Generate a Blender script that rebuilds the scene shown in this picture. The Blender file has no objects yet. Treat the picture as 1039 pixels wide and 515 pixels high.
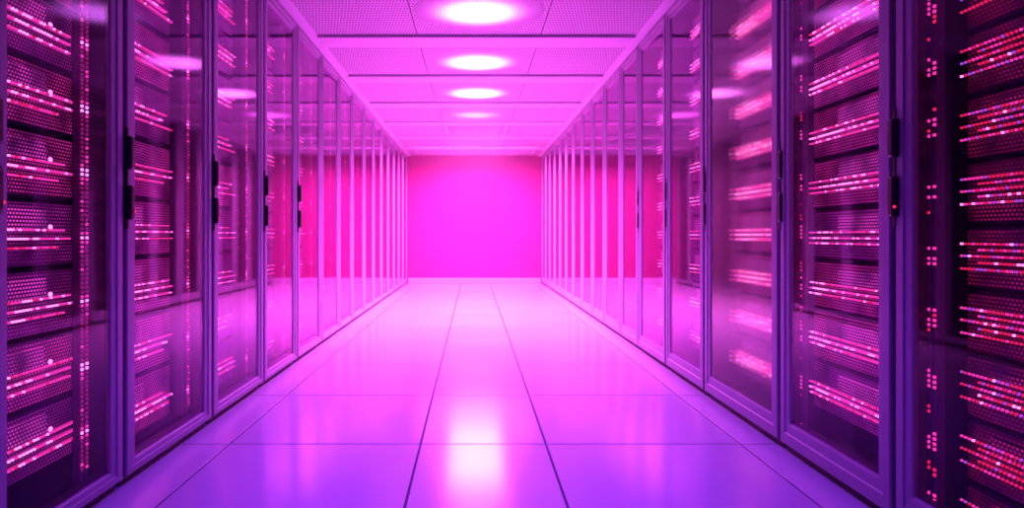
import bpy, bmesh, math, random
from mathutils import Vector

random.seed(7)
S = bpy.context.scene
COL = S.collection
PI = math.pi

# ------------------------------------------------------------------ measures (metres)
CAM_Z = 0.87
XL, XR = -1.20, 1.25          # door planes of the two rack rows
RACK_H = 2.32
Y_END = 13.35
Y_NEAR = -0.6
CEIL = 2.325

# ------------------------------------------------------------------ material helpers
def newmat(name):
    m = bpy.data.materials.new(name); m.use_nodes = True
    nt = m.node_tree; nt.nodes.clear()
    out = nt.nodes.new('ShaderNodeOutputMaterial')
    return m, nt, out

def N(nt, typ, **kw):
    n = nt.nodes.new(typ)
    for k, v in kw.items():
        if k.startswith('i_'):
            n.inputs[k[2:].replace('_', ' ')].default_value = v
        else:
            setattr(n, k, v)
    return n

def L(nt, a, b): nt.links.new(a, b)

def M(nt, op, a, b=None, c=None):
    n = nt.nodes.new('ShaderNodeMath'); n.operation = op
    for i, v in enumerate((a, b, c)):
        if v is None: continue
        if isinstance(v, (int, float)): n.inputs[i].default_value = v
        else: nt.links.new(v, n.inputs[i])
    return n.outputs[0]

def principled(name, col, rough=0.5, metal=0.0, noise=0.06, nscale=6.0, bump=0.0, spec=0.5):
    m, nt, out = newmat(name)
    b = N(nt, 'ShaderNodeBsdfPrincipled')
    b.inputs['Roughness'].default_value = rough
    b.inputs['Metallic'].default_value = metal
    b.inputs['Specular IOR Level'].default_value = spec
    tc = N(nt, 'ShaderNodeTexCoord')
    nz = N(nt, 'ShaderNodeTexNoise'); nz.inputs['Scale'].default_value = nscale
    nz.inputs['Detail'].default_value = 3
    L(nt, tc.outputs['Object'], nz.inputs['Vector'])
    mx = N(nt, 'ShaderNodeMix', data_type='RGBA')
    mx.inputs['A'].default_value = (*[c*(1-noise) for c in col], 1)
    mx.inputs['B'].default_value = (*[min(1, c*(1+noise)) for c in col], 1)
    L(nt, nz.outputs['Fac'], mx.inputs['Factor'])
    L(nt, mx.outputs['Result'], b.inputs['Base Color'])
    if bump:
        bp = N(nt, 'ShaderNodeBump'); bp.inputs['Strength'].default_value = bump
        bp.inputs['Distance'].default_value = 0.002
        L(nt, nz.outputs['Fac'], bp.inputs['Height']); L(nt, bp.outputs[0], b.inputs['Normal'])
    L(nt, b.outputs[0], out.inputs['Surface'])
    return m

def emitter(name, col, strength, sample=False, body=(0.02, 0.005, 0.02)):
    m, nt, out = newmat(name)
    b = N(nt, 'ShaderNodeBsdfPrincipled')
    b.inputs['Base Color'].default_value = (*body, 1)
    b.inputs['Emission Color'].default_value = (*col, 1)
    b.inputs['Emission Strength'].default_value = strength
    L(nt, b.outputs[0], out.inputs['Surface'])
    m.cycles.emission_sampling = 'FRONT' if sample else 'NONE'
    return m

def grille(name, col, strength, pitch=0.0108, r=0.29, base=(0.03, 0.012, 0.04), nscale=9.0, lo=0.36, hi=0.66, stag=True):
    """dark punched sheet with the light of its holes painted on as glowing dots"""
    m, nt, out = newmat(name)
    tc = N(nt, 'ShaderNodeTexCoord')
    sp = N(nt, 'ShaderNodeSeparateXYZ'); L(nt, tc.outputs['Object'], sp.inputs[0])
    row = M(nt, 'FLOOR', M(nt, 'DIVIDE', sp.outputs['Z'], pitch))
    odd = M(nt, 'MULTIPLY', M(nt, 'MODULO', row, 2.0), 0.5 if stag else 0.0)
    u = M(nt, 'SUBTRACT', M(nt, 'FRACT', M(nt, 'ADD', M(nt, 'DIVIDE', sp.outputs['X'], pitch*1.4), odd)), 0.5)
    v = M(nt, 'SUBTRACT', M(nt, 'FRACT', M(nt, 'DIVIDE', sp.outputs['Z'], pitch)), 0.5)
    d = M(nt, 'SQRT', M(nt, 'ADD', M(nt, 'MULTIPLY', u, u), M(nt, 'MULTIPLY', v, v)))
    hole = N(nt, 'ShaderNodeMapRange', interpolation_type='SMOOTHSTEP')
    hole.inputs['From Min'].default_value = r*0.75; hole.inputs['From Max'].default_value = r*1.2
    hole.inputs['To Min'].default_value = 1; hole.inputs['To Max'].default_value = 0
    L(nt, d, hole.inputs['Value'])
    nz = N(nt, 'ShaderNodeTexNoise'); nz.inputs['Scale'].default_value = nscale; nz.inputs['Detail'].default_value = 2
    L(nt, tc.outputs['Object'], nz.inputs['Vector'])
    mr = N(nt, 'ShaderNodeMapRange'); mr.inputs['From Min'].default_value = lo; mr.inputs['From Max'].default_value = hi
    mr.inputs['To Min'].default_value = 0.12; mr.inputs['To Max'].default_value = 1.0
    L(nt, nz.outputs['Fac'], mr.inputs['Value'])
    st = M(nt, 'MULTIPLY', M(nt, 'MULTIPLY', hole.outputs[0], mr.outputs[0]), strength)
    b = N(nt, 'ShaderNodeBsdfPrincipled')
    b.inputs['Base Color'].default_value = (*base, 1); b.inputs['Roughness'].default_value = 0.45
    b.inputs['Emission Color'].default_value = (*col, 1)
    L(nt, st, b.inputs['Emission Strength'])
    L(nt, b.outputs[0], out.inputs['Surface'])
    m.cycles.emission_sampling = 'NONE'
    return m

def glass_mat(name, f0=0.005, tint=(0.90, 0.66, 0.95), rough=0.04):
    m, nt, out = newmat(name)
    g = N(nt, 'ShaderNodeNewGeometry')
    dp = N(nt, 'ShaderNodeVectorMath', operation='DOT_PRODUCT')
    L(nt, g.outputs['Incoming'], dp.inputs[0]); L(nt, g.outputs['Normal'], dp.inputs[1])
    c = M(nt, 'ABSOLUTE', dp.outputs['Value'])
    p5 = M(nt, 'POWER', M(nt, 'SUBTRACT', 1.0, c), 5.8)
    fac = M(nt, 'ADD', M(nt, 'MULTIPLY', p5, 1.0 - f0), f0)
    tr = N(nt, 'ShaderNodeBsdfTransparent'); tr.inputs['Color'].default_value = (*tint, 1)
    gl = N(nt, 'ShaderNodeBsdfGlossy'); gl.inputs['Roughness'].default_value = rough
    gl.inputs['Color'].default_value = (0.95, 0.84, 1.0, 1)
    mx = N(nt, 'ShaderNodeMixShader')
    L(nt, fac, mx.inputs[0]); L(nt, tr.outputs[0], mx.inputs[1]); L(nt, gl.outputs[0], mx.inputs[2])
    L(nt, mx.outputs[0], out.inputs['Surface'])
    return m

MT = {}
MT['frame'] = principled('pale_powder_coat', (0.32, 0.28, 0.35), 0.5, noise=0.04)
MT['shell'] = principled('black_cabinet_steel', (0.016, 0.003, 0.020), 0.5)
MT['black'] = principled('black_plastic', (0.006, 0.004, 0.008), 0.4)
MT['plinth'] = principled('shaded_plinth_steel', (0.03, 0.025, 0.035), 0.5)  # darkened to carry the shade along the foot of the racks
MT['rail'] = principled('rail_steel', (0.10, 0.05, 0.12), 0.4, metal=0.3)
MT['glass'] = glass_mat('door_glass')
def frosted():
    m, nt, out = newmat('frosted_door_glass')
    rf = N(nt, 'ShaderNodeBsdfRefraction'); rf.inputs['IOR'].default_value = 1.12; rf.inputs['Roughness'].default_value = 0.22
    rf.inputs['Color'].default_value = (0.93, 0.86, 0.95, 1)
    tr = N(nt, 'ShaderNodeBsdfTransparent'); tr.inputs['Color'].default_value = (0.90, 0.84, 0.95, 1)
    m2 = N(nt, 'ShaderNodeMixShader'); m2.inputs[0].default_value = 0.75
    L(nt, tr.outputs[0], m2.inputs[1]); L(nt, rf.outputs[0], m2.inputs[2])
    gl = N(nt, 'ShaderNodeBsdfGlossy'); gl.inputs['Roughness'].default_value = 0.08
    g = N(nt, 'ShaderNodeNewGeometry'); dp = N(nt, 'ShaderNodeVectorMath', operation='DOT_PRODUCT')
    L(nt, g.outputs['Incoming'], dp.inputs[0]); L(nt, g.outputs['Normal'], dp.inputs[1])
    p5 = M(nt, 'POWER', M(nt, 'SUBTRACT', 1.0, M(nt, 'ABSOLUTE', dp.outputs['Value'])), 5.0)
    mx = N(nt, 'ShaderNodeMixShader'); L(nt, M(nt, 'ADD', M(nt, 'MULTIPLY', p5, 0.97), 0.03), mx.inputs[0])
    L(nt, m2.outputs[0], mx.inputs[1]); L(nt, gl.outputs[0], mx.inputs[2]); L(nt, mx.outputs[0], out.inputs['Surface'])
    return m
MT['frosted'] = frosted()
MT['gr_pink'] = grille('vent_grille_magenta', (1.0, 0.05, 0.42), 0.95, lo=0.30, hi=0.62)
MT['gr_violet'] = grille('vent_grille_violet', (0.85, 0.05, 0.60), 0.60, lo=0.30, hi=0.62)
MT['gr_red'] = grille('vent_grille_red', (1.0, 0.03, 0.16), 0.40, base=(0.02, 0.006, 0.02))
MT['bay_pink'] = grille('drive_bay_magenta', (1.0, 0.10, 0.62), 1.1, r=0.33, lo=0.3, hi=0.6)
MT['bay_red'] = grille('drive_bay_red', (1.0, 0.04, 0.20), 0.55, r=0.31, lo=0.3, hi=0.6)
MT['led_hot'] = emitter('led_hot_pink_white', (1.0, 0.34, 0.66), 3.0)
MT['led_pink'] = emitter('led_pink', (1.0, 0.06, 0.38), 1.3)
MT['led_red'] = emitter('led_red', (1.0, 0.025, 0.10), 1.0)
MT['led_lilac'] = emitter('led_lilac', (0.60, 0.16, 1.0), 0.8)
MT['led_dim'] = emitter('led_dim', (1.0, 0.04, 0.30), 0.35)
MT['bar'] = emitter('light_bar', (1.0, 0.05, 0.45), 0.6, sample=True)
MT['bar_red'] = emitter('light_bar_red', (1.0, 0.03, 0.14), 0.25, sample=True)
MT['bar_bright'] = emitter('light_bar_bright', (1.0, 0.05, 0.42), 1.7, sample=True)

# ------------------------------------------------------------------ mesh helpers
def box(bm, x0, x1, y0, y1, z0, z1, mi=0):
    vs = [bm.verts.new(p) for p in ((x0,y0,z0),(x1,y0,z0),(x1,y1,z0),(x0,y1,z0),(x0,y0,z1),(x1,y0,z1),(x1,y1,z1),(x0,y1,z1))]
    for f in ((0,3,2,1),(4,5,6,7),(0,1,5,4),(1,2,6,5),(2,3,7,6),(3,0,4,7)):
        fc = bm.faces.new([vs[i] for i in f]); fc.material_index = mi

def bevelbox(bm, x0, x1, y0, y1, z0, z1, r=0.004, seg=2, mi=0):
    t = bmesh.new(); box(t, x0, x1, y0, y1, z0, z1, mi)
    bmesh.ops.bevel(t, geom=t.edges[:], offset=r, segments=seg, profile=0.5, affect='EDGES')
    me = bpy.data.meshes.new('tmp'); t.to_mesh(me); t.free()
    bm.from_mesh(me); bpy.data.meshes.remove(me)

def sweep_frame(bm, x0, x1, z0, z1, prof, sw, bh, th):
    """picture-frame sweep; prof = (t 0..1 across the member, y)"""
    rings = []
    for t, y in prof:
        xa, xb, za, zb = x0+t*sw, x1-t*sw, z0+t*bh, z1-t*th
        rings.append([bm.verts.new(p) for p in ((xa,y,za),(xb,y,za),(xb,y,zb),(xa,y,zb))])
    n = len(rings)
    for i in range(n):
        a, b = rings[i], rings[(i+1) % n]
        for k in range(4):
            bm.faces.new((a[k], a[(k+1)%4], b[(k+1)%4], b[k]))
    bmesh.ops.recalc_face_normals(bm, faces=bm.faces[:])

def obj(name, bm, mats, parent=None, smooth=False):
    me = bpy.data.meshes.new(name); bm.to_mesh(me); bm.free()
    for m in (mats if isinstance(mats, (list, tuple)) else [mats]): me.materials.append(m)
    if smooth:
        for p in me.polygons: p.use_smooth = True
    o = bpy.data.objects.new(name, me); COL.objects.link(o)
    if parent: o.parent = parent
    return o

def struct(name, bm, mats):
    o = obj(name, bm, mats); o['kind'] = 'structure'; return o

def thing(name, label, cat, loc=(0,0,0), rz=0, group=None):
    o = bpy.data.objects.new(name, None); COL.objects.link(o)
    o.empty_display_size = 0.1
    o.location = loc; o.rotation_euler = (0, 0, rz)
    o['label'] = label; o['category'] = cat
    if group: o['group'] = group
    return o

def copy_tree(root):
    def rec(o, parent):
        c = o.copy(); COL.objects.link(c)
        if parent: c.parent = parent
        for ch in o.children: rec(ch, c)
        return c
    return rec(root, None)

# ------------------------------------------------------------------ the room shell
# floor: pale polished raised-floor tiles with dark joints
JY = [-0.9, 0.1, 1.08, 2.08, 3.05, 3.985, 4.99, 6.07, 7.23, 8.45, 9.7, 10.95, 12.2, Y_END]
JX = [-2.4, -1.02, -0.22, 0.305, 1.12, 2.5]
m, nt, out = newmat('polished_floor_tile')
b = N(nt, 'ShaderNodeBsdfPrincipled'); tc = N(nt, 'ShaderNodeTexCoord')
nz = N(nt, 'ShaderNodeTexNoise'); nz.inputs['Scale'].default_value = 1.3; nz.inputs['Detail'].default_value = 4
L(nt, tc.outputs['Object'], nz.inputs['Vector'])
mx = N(nt, 'ShaderNodeMix', data_type='RGBA'); mx.inputs['A'].default_value = (0.50, 0.48, 0.54, 1); mx.inputs['B'].default_value = (0.57, 0.55, 0.60, 1)
L(nt, nz.outputs['Fac'], mx.inputs['Factor']); L(nt, mx.outputs['Result'], b.inputs['Base Color'])
mr = N(nt, 'ShaderNodeMapRange'); mr.inputs['To Min'].default_value = 0.13; mr.inputs['To Max'].default_value = 0.20
L(nt, nz.outputs['Fac'], mr.inputs['Value']); L(nt, mr.outputs[0], b.inputs['Roughness'])
b.inputs['Specular IOR Level'].default_value = 0.7
L(nt, b.outputs[0], out.inputs['Surface'])
MT['floor'] = m
MT['joint'] = principled('floor_joint', (0.03, 0.015, 0.06), 0.6, spec=0.2)
bm = bmesh.new()
J = 0.0045
for i in range(len(JX)-1):
    for k in range(len(JY)-1):
        t = bmesh.new()
        box(t, JX[i]+J, JX[i+1]-J, JY[k]+J, JY[k+1]-J, -0.03, 0.0)
        bmesh.ops.bevel(t, geom=[e for e in t.edges if all(v.co.z > -0.001 for v in e.verts)], offset=0.002, segments=1, affect='EDGES')
        me = bpy.data.meshes.new('t'); t.to_mesh(me); t.free(); bm.from_mesh(me); bpy.data.meshes.remove(me)
n0 = len(bm.faces)
box(bm, JX[0], JX[-1], JY[0], JY[-1], -0.06, -0.006, 1)
struct('floor', bm, [MT['floor'], MT['joint']])

# end wall: hot pink paint
MT['pinkwall'] = principled('hot_pink_paint', (0.46, 0.030, 0.200), 0.7, spec=0.08, noise=0.02, nscale=1.0)
bm = bmesh.new(); box(bm, JX[0], JX[-1], Y_END, Y_END+0.12, -0.06, CEIL+0.15)
struct('wall_back', bm, MT['pinkwall'])
MT['skirt'] = principled('skirting_paint', (0.70, 0.50, 0.68), 0.45)
bm = bmesh.new(); bevelbox(bm, XL+0.01, XR-0.01, Y_END-0.018, Y_END, 0.0, 0.10, 0.004)
struct('baseboard_back', bm, MT['skirt'])
MT['sidewall'] = principled('side_wall_paint', (0.30, 0.26, 0.34), 0.7)
for nm, xa, xb in (('wall_left', -2.45, -2.33), ('wall_right', 2.38, 2.50)):
    bm = bmesh.new(); box(bm, xa, xb, Y_NEAR, Y_END, -0.06, CEIL+0.15)
    struct(nm, bm, MT['sidewall'])

# ceiling: perforated pale metal panels
m, nt, out = newmat('perforated_ceiling_panel')
b = N(nt, 'ShaderNodeBsdfPrincipled'); tc = N(nt, 'ShaderNodeTexCoord')
sp = N(nt, 'ShaderNodeSeparateXYZ'); L(nt, tc.outputs['Object'], sp.inputs[0])
P = 0.021
P2 = 0.050
row = M(nt, 'FLOOR', M(nt, 'DIVIDE', sp.outputs['Y'], P2))
odd = M(nt, 'MULTIPLY', M(nt, 'MODULO', row, 2.0), 0.5)
u = M(nt, 'SUBTRACT', M(nt, 'FRACT', M(nt, 'ADD', M(nt, 'DIVIDE', sp.outputs['X'], P), odd)), 0.5)
v = M(nt, 'SUBTRACT', M(nt, 'FRACT', M(nt, 'DIVIDE', sp.outputs['Y'], P2)), 0.5)
d = M(nt, 'SQRT', M(nt, 'ADD', M(nt, 'MULTIPLY', u, u), M(nt, 'MULTIPLY', v, v)))
mr = N(nt, 'ShaderNodeMapRange', interpolation_type='SMOOTHSTEP'); mr.inputs['From Min'].default_value = 0.24; mr.inputs['From Max'].default_value = 0.34
L(nt, d, mr.inputs['Value'])
mx = N(nt, 'ShaderNodeMix', data_type='RGBA'); mx.inputs['A'].default_value = (0.07, 0.06, 0.08, 1); mx.inputs['B'].default_value = (0.48, 0.44, 0.50, 1)
L(nt, mr.outputs[0], mx.inputs['Factor']); L(nt, mx.outputs['Result'], b.inputs['Base Color'])
b.inputs['Roughness'].default_value = 0.45
bp = N(nt, 'ShaderNodeBump'); bp.inputs['Strength'].default_value = 0.6; bp.inputs['Distance'].default_value = 0.003
L(nt, mr.outputs[0], bp.inputs['Height']); L(nt, bp.outputs[0], b.inputs['Normal'])
L(nt, b.outputs[0], out.inputs['Surface'])
MT['ceil'] = m
MT['beam'] = principled('ceiling_rail_paint', (0.56, 0.52, 0.58), 0.35)
BY = [-0.05, 1.28, 2.62, 3.95, 5.285, 6.59, 7.93, 9.27, 10.60, 11.95, 13.2]
CX = [-2.45, -0.405, 0.49, 2.5]
bm = bmesh.new()
for i in range(len(CX)-1):
    for k in range(len(BY)-1):
        ya = BY[k]+0.27; yb = BY[k+1]+0.02
        box(bm, CX[i]+0.003, CX[i+1]-0.003, ya, yb, CEIL, CEIL+0.03)
box(bm, -2.45, 2.5, Y_NEAR, Y_END, CEIL+0.035, CEIL+0.12, 1)
struct('ceiling', bm, [MT['ceil'], MT['black']])
for k, y in enumerate(BY[:-1]):
    bm = bmesh.new()
    # twin rails with a dark slot between them
    bevelbox(bm, XL+0.07, XR-0.07, y, y+0.10, CEIL-0.022, CEIL+0.03, 0.006)
    bevelbox(bm, XL+0.07, XR-0.07, y+0.118, y+0.29, CEIL-0.016, CEIL+0.03, 0.006)
    box(bm, XL+0.08, XR-0.08, y+0.09, y+0.13, CEIL+0.004, CEIL+0.028, 1)
    struct('trim_%d' % (k+3), bm, [MT['beam'], MT['black']])
for k, (xa, xb) in enumerate(((XL-0.02, XL+0.07), (XR-0.07, XR+0.02))):
    bm = bmesh.new(); bevelbox(bm, xa, xb, Y_NEAR, Y_END-0.001, CEIL-0.004, CEIL+0.03, 0.003)
    struct('trim_%d' % (k+1), bm, MT['beam'])

# ------------------------------------------------------------------ ceiling lamps
def lamp_mat(name, col, strength, R):
    m, nt, out = newmat(name)
    tc = N(nt, 'ShaderNodeTexCoord')
    ln = N(nt, 'ShaderNodeVectorMath', operation='LENGTH')
    mp = N(nt, 'ShaderNodeMapping'); mp.inputs['Scale'].default_value = (1, 1, 0)
    L(nt, tc.outputs['Object'], mp.inputs[0]); L(nt, mp.outputs[0], ln.inputs[0])
    mr = N(nt, 'ShaderNodeMapRange', interpolation_type='SMOOTHERSTEP')
    mr.inputs['From Min'].default_value = 0.0; mr.inputs['From Max'].default_value = R
    mr.inputs['To Min'].default_value = 1.0; mr.inputs['To Max'].default_value = 0.0
    L(nt, ln.outputs['Value'], mr.inputs['Value'])
    # moulded dot lattice of the diffuser
    sp = N(nt, 'ShaderNodeSeparateXYZ'); L(nt, tc.outputs['Object'], sp.inputs[0])
    P = 0.021
    u = M(nt, 'SUBTRACT', M(nt, 'FRACT', M(nt, 'DIVIDE', sp.outputs['X'], P)), 0.5)
    v = M(nt, 'SUBTRACT', M(nt, 'FRACT', M(nt, 'DIVIDE', sp.outputs['Y'], 0.050)), 0.5)
    d = M(nt, 'SQRT', M(nt, 'ADD', M(nt, 'MULTIPLY', u, u), M(nt, 'MULTIPLY', v, v)))
    h = N(nt, 'ShaderNodeMapRange', interpolation_type='SMOOTHSTEP'); h.inputs['From Min'].default_value = 0.25; h.inputs['From Max'].default_value = 0.45
    h.inputs['To Min'].default_value = 0.45; h.inputs['To Max'].default_value = 1.0
    L(nt, d, h.inputs['Value'])
    st = M(nt, 'MULTIPLY', M(nt, 'MULTIPLY', M(nt, 'POWER', mr.outputs[0], 1.5), strength), h.outputs[0])
    b = N(nt, 'ShaderNodeBsdfPrincipled'); b.inputs['Base Color'].default_value = (0.38, 0.35, 0.40, 1); b.inputs['Roughness'].default_value = 0.45
    b.inputs['Emission Color'].default_value = (*col, 1)
    L(nt, st, b.inputs['Emission Strength'])
    L(nt, b.outputs[0], out.inputs['Surface'])
    m.cycles.emission_sampling = 'FRONT'
    return m

LR = 0.42
names = ['first', 'second', 'third', 'fourth', 'fifth', 'sixth', 'seventh', 'eighth', 'ninth', 'tenth', 'eleventh', 'twelfth', 'thirteenth', 'fourteenth', 'fifteenth', 'sixteenth']
DOMES = [(4.73, (0.80, 0.20, 1.0), 15, 28, (0.40, 0.05, 1.0), 'largest round glowing ceiling lamp, cut by the top edge of the photo'),
         (6.10, (1.0, 0.18, 0.98), 19, 105, (0.90, 0.09, 1.0), 'round white glowing ceiling lamp between the two nearest ceiling rails in view'),
         (7.42, (1.0, 0.16, 0.94), 22, 180, (1.0, 0.11, 0.92), 'small round glowing ceiling lamp, farthest of the three bright ones'),
         (8.75, (1.0, 0.12, 0.88), 6, 180, (1.0, 0.12, 0.84), 'faint round ceiling lamp just beyond the three bright lamps')]
for k, (y, c, st, pw, dc, lab) in enumerate(DOMES):
    r = thing('ceiling_light', lab, 'ceiling light', (0.035, y, CEIL), 0, 'round lamps along the ceiling')
    bm = bmesh.new(); rings = []
    seg = 48
    for j in range(9):
        a = j/8*PI/2
        rr = LR*math.cos(a); zz = -0.001-0.012*math.sin(a)
        if j == 8: rings.append([bm.verts.new((0, 0, zz))])
        else: rings.append([bm.verts.new((rr*math.cos(q*2*PI/seg), rr*math.sin(q*2*PI/seg), zz)) for q in range(seg)])
    for j in range(8):
        for q in range(seg):
            q2 = (q+1) % seg
            if j == 7: bm.faces.new((rings[j][q2], rings[j][q], rings[8][0]))
            else: bm.faces.new((rings[j][q2], rings[j][q], rings[j+1][q], rings[j+1][q2]))
    bmesh.ops.recalc_face_normals(bm, faces=bm.faces[:])
    if sum((f.normal.z for f in bm.faces)) > 0: bmesh.ops.reverse_faces(bm, faces=bm.faces[:])
    obj('diffuser', bm, lamp_mat('lamp_diffuser_%d' % k, c, st, LR), r, smooth=True)
    bm = bmesh.new(); rg = []
    for q in range(seg):
        cs, sn = math.cos(q*2*PI/seg), math.sin(q*2*PI/seg)
        rg.append([bm.verts.new((rr*cs, rr*sn, z)) for rr, z in ((LR-0.006, 0.0), (LR-0.006, -0.0016), (LR+0.002, -0.0016), (LR+0.006, 0.0))])
    for q in range(seg):
        a, c2 = rg[q], rg[(q+1) % seg]
        for j in range(4): bm.faces.new((a[j], a[(j+1)%4], c2[(j+1)%4], c2[j]))
    bmesh.ops.recalc_face_normals(bm, faces=bm.faces[:])
    obj('trim_ring', bm, MT['ceil'], r)
    la = bpy.data.lights.new('downlight', 'AREA'); la.shape = 'DISK'; la.size = 0.6
    la.energy = pw; la.color = dc; la.spread = math.radians(105 if y < 5 else 118)
    lo = bpy.data.objects.new('downlight', la); COL.objects.link(lo); lo.parent = r; lo.location = (0, 0, -0.018)

# made-up louvred fill lights: violet near, pink far, beams limited by spread
FILL_PANELS = [(0.85, (0.13, 0.020, 1.0), 11, 'added violet louvred fill light over the camera'),
          (2.15, (0.14, 0.022, 1.0), 14.5, 'added violet louvred fill light just ahead of the camera'),
          (3.42, (0.24, 0.032, 1.0), 19, 'added violet louvred fill light before the largest round lamp'),
          (9.9, (1.0, 0.11, 0.80), 260, 'added pink louvred fill light third from the end wall'),
          (11.25, (1.0, 0.11, 0.80), 260, 'added pink louvred fill light second from the end wall'),
          (12.3, (1.0, 0.10, 0.80), 210, 'added pink louvred fill light next to the end wall')]
for k, (y, c, pw, lab) in enumerate(FILL_PANELS):
    r = thing('added_louvre_light', lab, 'ceiling light', (0.035, y+0.03, CEIL), 0, 'added louvred fill lights in the ceiling')
    hx = 1.02 if y > 12 else 0.42
    bm = bmesh.new()
    for x0, x1, y0, y1 in ((-hx, hx, -0.44, -0.40), (-hx, hx, 0.40, 0.44), (-hx, 0.04-hx, -0.40, 0.40), (hx-0.04, hx, -0.40, 0.40)):
        box(bm, x0, x1, y0, y1, -0.012, 0.0)
    obj('added_lamp_frame', bm, MT['beam'], r)
    bm = bmesh.new()
    for q in range(21):
        yy = -0.39+0.039*q
        box(bm, 0.04-hx, hx-0.04, yy-0.001, yy+0.001, -0.010, -0.001)
    nb = round((2*hx-0.12)/0.09)
    for q in range(nb+1):
        xx = 0.06-hx+(2*hx-0.12)*q/nb
        box(bm, xx-0.001, xx+0.001, -0.40, 0.40, -0.010, -0.001)
    obj('added_louvre', bm, MT['beam'], r)
    la = bpy.data.lights.new('louvre_fill_lamp', 'AREA'); la.shape = 'RECTANGLE'; la.size = 2*hx-0.10; la.size_y = 0.78
    la.energy = pw; la.color = c; la.spread = math.radians(160 if y > 5 else 85)
    lo = bpy.data.objects.new('louvre_fill_lamp', la); COL.objects.link(lo); lo.parent = r; lo.location = (0, 0, -0.014)

# ------------------------------------------------------------------ server racks
# rack-local axes: +x along the row (viewer's left to right), +y into the rack, z up; y = 0 is the door face
PROF = [(0.0, 0.022), (0.0, 0.005), (0.06, 0.0), (0.50, 0.0), (0.56, 0.005), (0.92, 0.006), (1.0, 0.010), (1.0, 0.022)]
GAP = 0.014

def bead_strip(bm, x0, x1, z, y, pitch, h, pick, ln=0.6):
    x = x0
    while x + pitch*ln <= x1:
        mi = pick((x-x0)/(x1-x0))
        if mi is not None: box(bm, x, x+pitch*ln, y-0.006, y, z-h/2, z+h/2, mi)
        x += pitch

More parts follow.
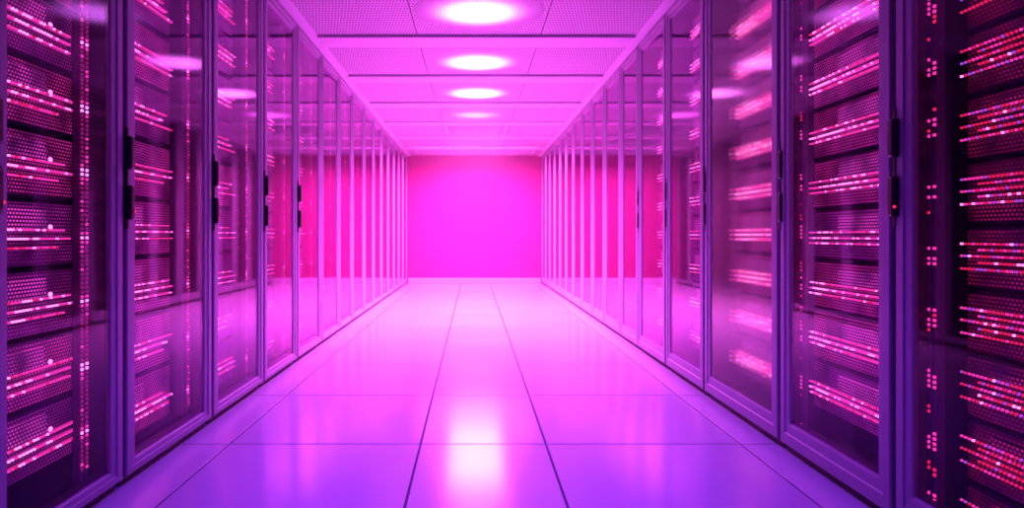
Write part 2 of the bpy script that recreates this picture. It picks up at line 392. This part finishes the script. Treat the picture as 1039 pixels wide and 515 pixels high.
def make_rack(label, W, sp, rnd):
    root = thing('server_rack', label, 'server rack', group=None)
    D = 1.05
    hw = W
    # carcass: open-fronted steel box
    bm = bmesh.new()
    box(bm, GAP, GAP+0.025, 0.055, D, 0.02, RACK_H); box(bm, hw-GAP-0.025, hw-GAP, 0.055, D, 0.02, RACK_H)
    box(bm, GAP+0.025, hw-GAP-0.025, D-0.02, D, 0.02, RACK_H)
    box(bm, GAP+0.025, hw-GAP-0.025, 0.055, D-0.02, RACK_H-0.03, RACK_H)
    box(bm, GAP+0.025, hw-GAP-0.025, 0.055, D-0.02, 0.02, 0.05)
    for x0, x1, z0, z1 in ((GAP, GAP+0.078, 0.02, RACK_H), (hw-GAP-0.078, hw-GAP, 0.02, RACK_H), (GAP+0.078, hw-GAP-0.078, 0.02, 0.036+sp['rail']), (GAP+0.078, hw-GAP-0.078, RACK_H-0.066, RACK_H)):
        box(bm, x0, x1, 0.0235, 0.055, z0, z1)
    obj('cabinet_shell', bm, MT['shell'], root)
    bm = bmesh.new(); box(bm, GAP, hw-GAP, 0.030, D, 0.0, 0.02)
    obj('plinth', bm, MT['plinth'], root)
    # door
    bm = bmesh.new()
    sw = 0.076
    sweep_frame(bm, GAP, hw-GAP, 0.034, RACK_H, PROF, sw, sp['rail'], 0.065)
    door = obj('door', bm, MT['frame'], root)
    bm = bmesh.new(); box(bm, GAP+sw-0.006, hw-GAP-sw+0.006, 0.012, 0.017, 0.034+sp['rail']-0.006, RACK_H-0.059)
    obj('glass_pane', bm, MT[sp.get('glass', 'glass')], door)
    # two-lobed black latch on the left stile
    yo = sp.get('latch', -0.020)
    for za, zb in (((1.10, 1.215), (0.925, 1.045)) if yo else ()):
        bm = bmesh.new()
        bevelbox(bm, GAP-0.012, GAP+0.022, yo, 0.004, za, zb, 0.008, 3)
        box(bm, GAP-0.006, GAP+0.004, -0.004, 0.006, za-0.03, zb+0.03)
        obj('handle', bm, MT['black'], door)
    if yo == -0.020:
        bm = bmesh.new(); bmesh.ops.create_icosphere(bm, subdivisions=2, radius=0.005)
        bmesh.ops.translate(bm, verts=bm.verts[:], vec=(GAP+0.024, -0.016, 0.955))
        obj('status_light', bm, MT['led_red'], door)
    # mounting rails with columns of small lamps
    for ci, (cx, cw, kind) in enumerate(sp['cols']):
        bm = bmesh.new(); box(bm, cx-cw/2, cx+cw/2, 0.052, 0.075, 0.05, RACK_H-0.03)
        rail = obj('mounting_rail', bm, MT['rail'], root)
        bm = bmesh.new()
        n = sp.get('colrows', 2)
        for q in range(n):
            xx = cx-cw/2+cw*(q+0.5)/n
            z = 0.12
            while z < RACK_H-0.12:
                ph = ((z-sp['z0'])/sp['pitch']+0.5) % 1.0
                if kind == 'sparse':
                    on = abs(ph-0.5) < 0.07 or rnd.random() < 0.10
                    mi = 1 if abs(ph-0.5) < 0.07 else 2
                    if ph > 0.62 and ph < 0.75: on, mi = rnd.random() < 0.7, 1
                else:
                    on = True
                    mi = 0 if abs(ph-0.5) < 0.05 and q == 0 else (1 if abs(ph-0.5) < 0.10 else (3 if rnd.random() < 0.82 else 1))
                if on: box(bm, xx-0.0045, xx+0.0045, 0.047, 0.052, z, z+0.008, mi)
                z += 0.0145
        obj('light_column', bm, [MT['led_hot'], MT['led_pink'], MT['led_red'], MT['led_dim']], rail)
    # servers
    z = sp['z0'] - sp['pitch']*math.floor((sp['z0']-0.09)/sp['pitch'])
    u0, u1 = sp['span']
    while z + 0.12 < RACK_H-0.04:
        zb, zt = z-sp['pitch']*0.40, min(z+sp['pitch']*0.54, RACK_H-0.04)
        zb = max(zb, 0.055)
        bm = bmesh.new(); bevelbox(bm, u0, u1, 0.12, 0.80, zb, zt, 0.004, 1)
        sv = obj('server', bm, MT['shell'], root)
        bm = bmesh.new(); box(bm, u0+0.006, u1-0.006, 0.112, 0.121, zb+0.006, zt-0.006)
        obj('vent_panel', bm, MT[sp['grille'][rnd.randrange(len(sp['grille']))]], sv)
        # brighter drive bay above the strips
        b0, b1 = sp['bay']
        b1 = b1 + rnd.uniform(-0.01, 0.01)
        if rnd.random() < sp.get('bayp', 1):
            bm = bmesh.new(); bevelbox(bm, b0, b1, 0.102, 0.113, z+0.026, z+sp['pitch']*0.42, 0.002, 1)
            obj('drive_bay', bm, MT[sp['baymat']], sv)
        # lamp rows
        hot = rnd.uniform(0.05, 0.5)
        e1 = u1-0.01
        for ri, dz in enumerate(sp['rows']):
            bm = bmesh.new()
            xs, xe = u0+0.004+sp.get('indent', 0)*(ri % 2), e1-rnd.choice((0, 0.0, 0.03, 0.06, 0.10))
            mainrow = ri == sp['main']
            ph0, fr = rnd.random(), rnd.uniform(2, 5)
            def pick(t):
                if sp['style'] == 'pink':
                    h = math.exp(-((t-hot)/0.28)**2)
                    p = rnd.random()
                    if mainrow: return 0 if p < 0.25+0.6*h else 1
                    return 0 if p < 0.05+0.4*h else (1 if p < 0.85 else 2)
                else:
                    p = rnd.random(); g = math.sin((t*fr+ph0)*2*PI)
                    if t > 1.01-sp.get('fade', 0.3)*rnd.random(): return None if p < 0.5 else 2
                    return 0 if p < (0.16 if mainrow else 0.03) else (1 if p < 0.35+0.2*g else (3 if p > 0.86 else 2))
            bead_strip(bm, xs, xe, z+dz, 0.098, sp['bead'], 0.0058, pick, sp.get('ln', 0.42))
            if sp['style'] == 'pink':
                box(bm, xs, xe, 0.0985, 0.110, z+dz-sp.get('barh', 0.0022), z+dz+sp.get('barh', 0.0022), 5 if (mainrow and sp.get('glow')) or sp.get('barh') else 4)
            elif mainrow:
                box(bm, xs, xe, 0.0985, 0.110, z+dz-0.002, z+dz+0.002, 4)
            obj('light_strip', bm, [MT['led_hot'], MT['led_pink'], MT['led_red'], MT['led_lilac'],
                                    MT['bar'] if sp['style'] == 'pink' else MT['bar_red'], MT['bar_bright']], sv)
        # single bright lamp
        if sp.get('spot') is not None:
            bm = bmesh.new(); bmesh.ops.create_icosphere(bm, subdivisions=2, radius=0.0085)
            bmesh.ops.scale(bm, vec=(1.2, 0.5, 0.9), verts=bm.verts[:])
            bmesh.ops.translate(bm, verts=bm.verts[:], vec=(sp['spot'], 0.100, z+0.036))
            obj('indicator_light', bm, MT['led_hot'], sv)
        z += sp['pitch']
    return root

def place(root, side, ya, yb, W):
    """side -1: left row (faces +x); side +1: right row (faces -x)"""
    if side < 0:
        root.location = (XL, ya, 0); root.rotation_euler = (0, 0, PI/2)
    else:
        root.location = (XR, yb, 0); root.rotation_euler = (0, 0, -PI/2)
    root.scale = ((yb-ya)/W, 1, 1)

ROWS3 = [0.026, 0.0, -0.027]
SEAM_L = [1.803, 2.516, 3.364, 4.19, 4.99, 5.80, 6.57, 7.29, 8.10, 8.86, 9.62, 10.40, 11.15, 11.88, 12.60, 13.30]
SEAM_R = [1.25, 2.174, 2.984, 3.953, 4.744, 5.54, 6.21, 6.99, 7.69, 8.42, 9.18, 9.88, 10.57, 11.28, 12.0, 12.65, 13.30]

def spec_left(i, W):
    if i == 0:
        return dict(rail=0.045, z0=0.24, pitch=0.207, cols=[(W-0.185, 0.018, 'dense'), (W-0.155, 0.018, 'dense')], colrows=1,
                    span=(0.07, W-0.125), bay=(0.08, 0.42), baymat='bay_pink', grille=['gr_pink', 'gr_pink', 'gr_violet'], rows=ROWS3, main=1,
                    style='pink', bead=0.017, spot=0.44, glow=False)
    return dict(rail=0.045, z0=0.19, pitch=0.232, cols=[(W-0.165, 0.020, 'dense')], colrows=2,
                span=(0.07, W-0.205), bay=(0.08, 0.36), baymat='bay_pink', grille=['gr_violet', 'gr_pink', 'gr_violet'], rows=ROWS3, main=1,
                style='pink', bead=0.018, spot=None, glow=True)

def spec_right(i, W):
    if i == 0:
        return dict(rail=0.09, z0=0.27, pitch=0.176, cols=[(0.093, 0.014, 'sparse'), (0.120, 0.014, 'sparse')], colrows=1,
                    span=(0.16, W-0.07), bay=(0.27, W-0.09), baymat='bay_red', bayp=0.55, grille=['gr_red'], rows=[0.050, 0.034, 0.017, 0.0, -0.018], main=3,
                    style='red', bead=0.0155, ln=0.34, spot=None, indent=0.07)
    if i == 1:
        return dict(rail=0.09, z0=0.27, pitch=0.197, cols=[(W-0.105, 0.022, 'sparse'), (0.092, 0.014, 'sparse')], colrows=2,
                    span=(0.066, W-0.13), bay=(0.28, 0.58), baymat='bay_pink', grille=['gr_violet', 'gr_pink'], rows=[0.022, 0.0, -0.02], main=1,
                    style='pink', bead=0.0145, spot=None, glow=True)
    return dict(rail=0.09, z0=0.26, pitch=0.205, cols=[(W-0.115, 0.05, 'sparse')], colrows=3,
                span=(0.22, W-0.15), bay=(0.30, W-0.22), baymat='bay_pink', grille=['gr_violet', 'gr_pink'], rows=[0.022, 0.0, -0.022], main=1,
                style='pink', bead=0.016, spot=None, glow=True)

LAB_L = {
 0: 'nearest rack of the left row, dotted magenta grilles cut by the photo left edge',
 1: 'second rack of the left row, violet frame and broad open bottom rail',
 2: 'third rack of the left row, two lamp reflections on its glass',
 3: 'fourth rack of the left row, narrow violet glass with a lit upper corner',
 4: 'fifth rack of the left row, between violet glass and plain pink glass',
}
LAB_R = {
 0: 'darkest rack, red lamp dots on black, at the right edge of the photo',
 1: 'second rack of the right row, beside the dark red-dotted rack',
 2: 'third rack of the right row, wide glass door with broad blurred pink bars',
 3: 'fourth rack of the right row, just beyond the wide blurred one',
 4: 'fifth rack of the right row, pink glass with faint light rows',
}
def far_label(side, i, n):
    if i == n-1: return 'last pink-lit rack of the %s row, against the end wall' % side
    if i >= n-4: return 'pink-lit rack of the %s row, %s before the one at the end wall' % (side, {2: 'next', 3: 'second', 4: 'third'}[n-i])
    return '%s rack from the camera in the %s row, pink-lit glass door' % (names[i], side)

for side, seams, spec, labs, nm in ((-1, SEAM_L, spec_left, LAB_L, 'left'), (1, SEAM_R, spec_right, LAB_R, 'right')):
    n = len(seams)-1
    proto = None
    for i in range(n):
        ya, yb = seams[i], seams[i+1]
        lab = labs.get(i) or far_label(nm, i, n)
        if i < 6:
            W = yb-ya
            sp = spec(i, W)
            if side > 0 and i == 2: sp['glass'] = 'frosted'; sp['barh'] = 0.007; sp['baymat'] = 'bay_pink'
            sp['latch'] = None if i == 5 else (-0.020 if side < 0 or i == 0 else -0.009)
            r = make_rack(lab, W, sp, random.Random(100*i+side))
            if i == 5: proto, PW = r, W
        else:
            r = copy_tree(proto); W = PW
        r['label'] = lab; r['group'] = 'server racks of the %s row' % nm
        place(r, side, ya, yb, W)

# ------------------------------------------------------------------ air with a little haze in it
w = bpy.data.worlds.new('machine_room_air'); S.world = w; w.use_nodes = True
nt = w.node_tree; nt.nodes.clear()
wo = nt.nodes.new('ShaderNodeOutputWorld')
bg = nt.nodes.new('ShaderNodeBackground'); bg.inputs['Color'].default_value = (0.02, 0.0, 0.06, 1); bg.inputs['Strength'].default_value = 0.3
vs = nt.nodes.new('ShaderNodeVolumeScatter'); vs.inputs['Density'].default_value = 0.005
vs.inputs['Color'].default_value = (1, 0.95, 1, 1); vs.inputs['Anisotropy'].default_value = 0.2
L(nt, bg.outputs[0], wo.inputs['Surface']); L(nt, vs.outputs[0], wo.inputs['Volume'])

# ------------------------------------------------------------------ camera
cam = bpy.data.cameras.new('camera'); co = bpy.data.objects.new('camera', cam); COL.objects.link(co)
co.location = (0, 0, CAM_Z); co.rotation_euler = (PI/2, 0, 0)
cam.sensor_width = 36; cam.sensor_fit = 'HORIZONTAL'
cam.lens = 36*740/1039
cam.shift_x = (519.5-480)/1039
cam.shift_y = -(257.5-239)/1039
cam.clip_start = 0.02
S.camera = co

vsx = S.view_settings
S.display_settings.display_device = 'sRGB'
vsx.view_transform = 'Standard'; vsx.look = 'None'; vsx.exposure = 0.0; vsx.gamma = 1.0; vsx.use_curve_mapping = False
cy = S.cycles
cy.max_bounces = 10; cy.diffuse_bounces = 3; cy.glossy_bounces = 5; cy.transparent_max_bounces = 24; cy.volume_bounces = 0
cy.use_denoising = True
cy.sample_clamp_indirect = 8.0
cy.use_light_tree = True
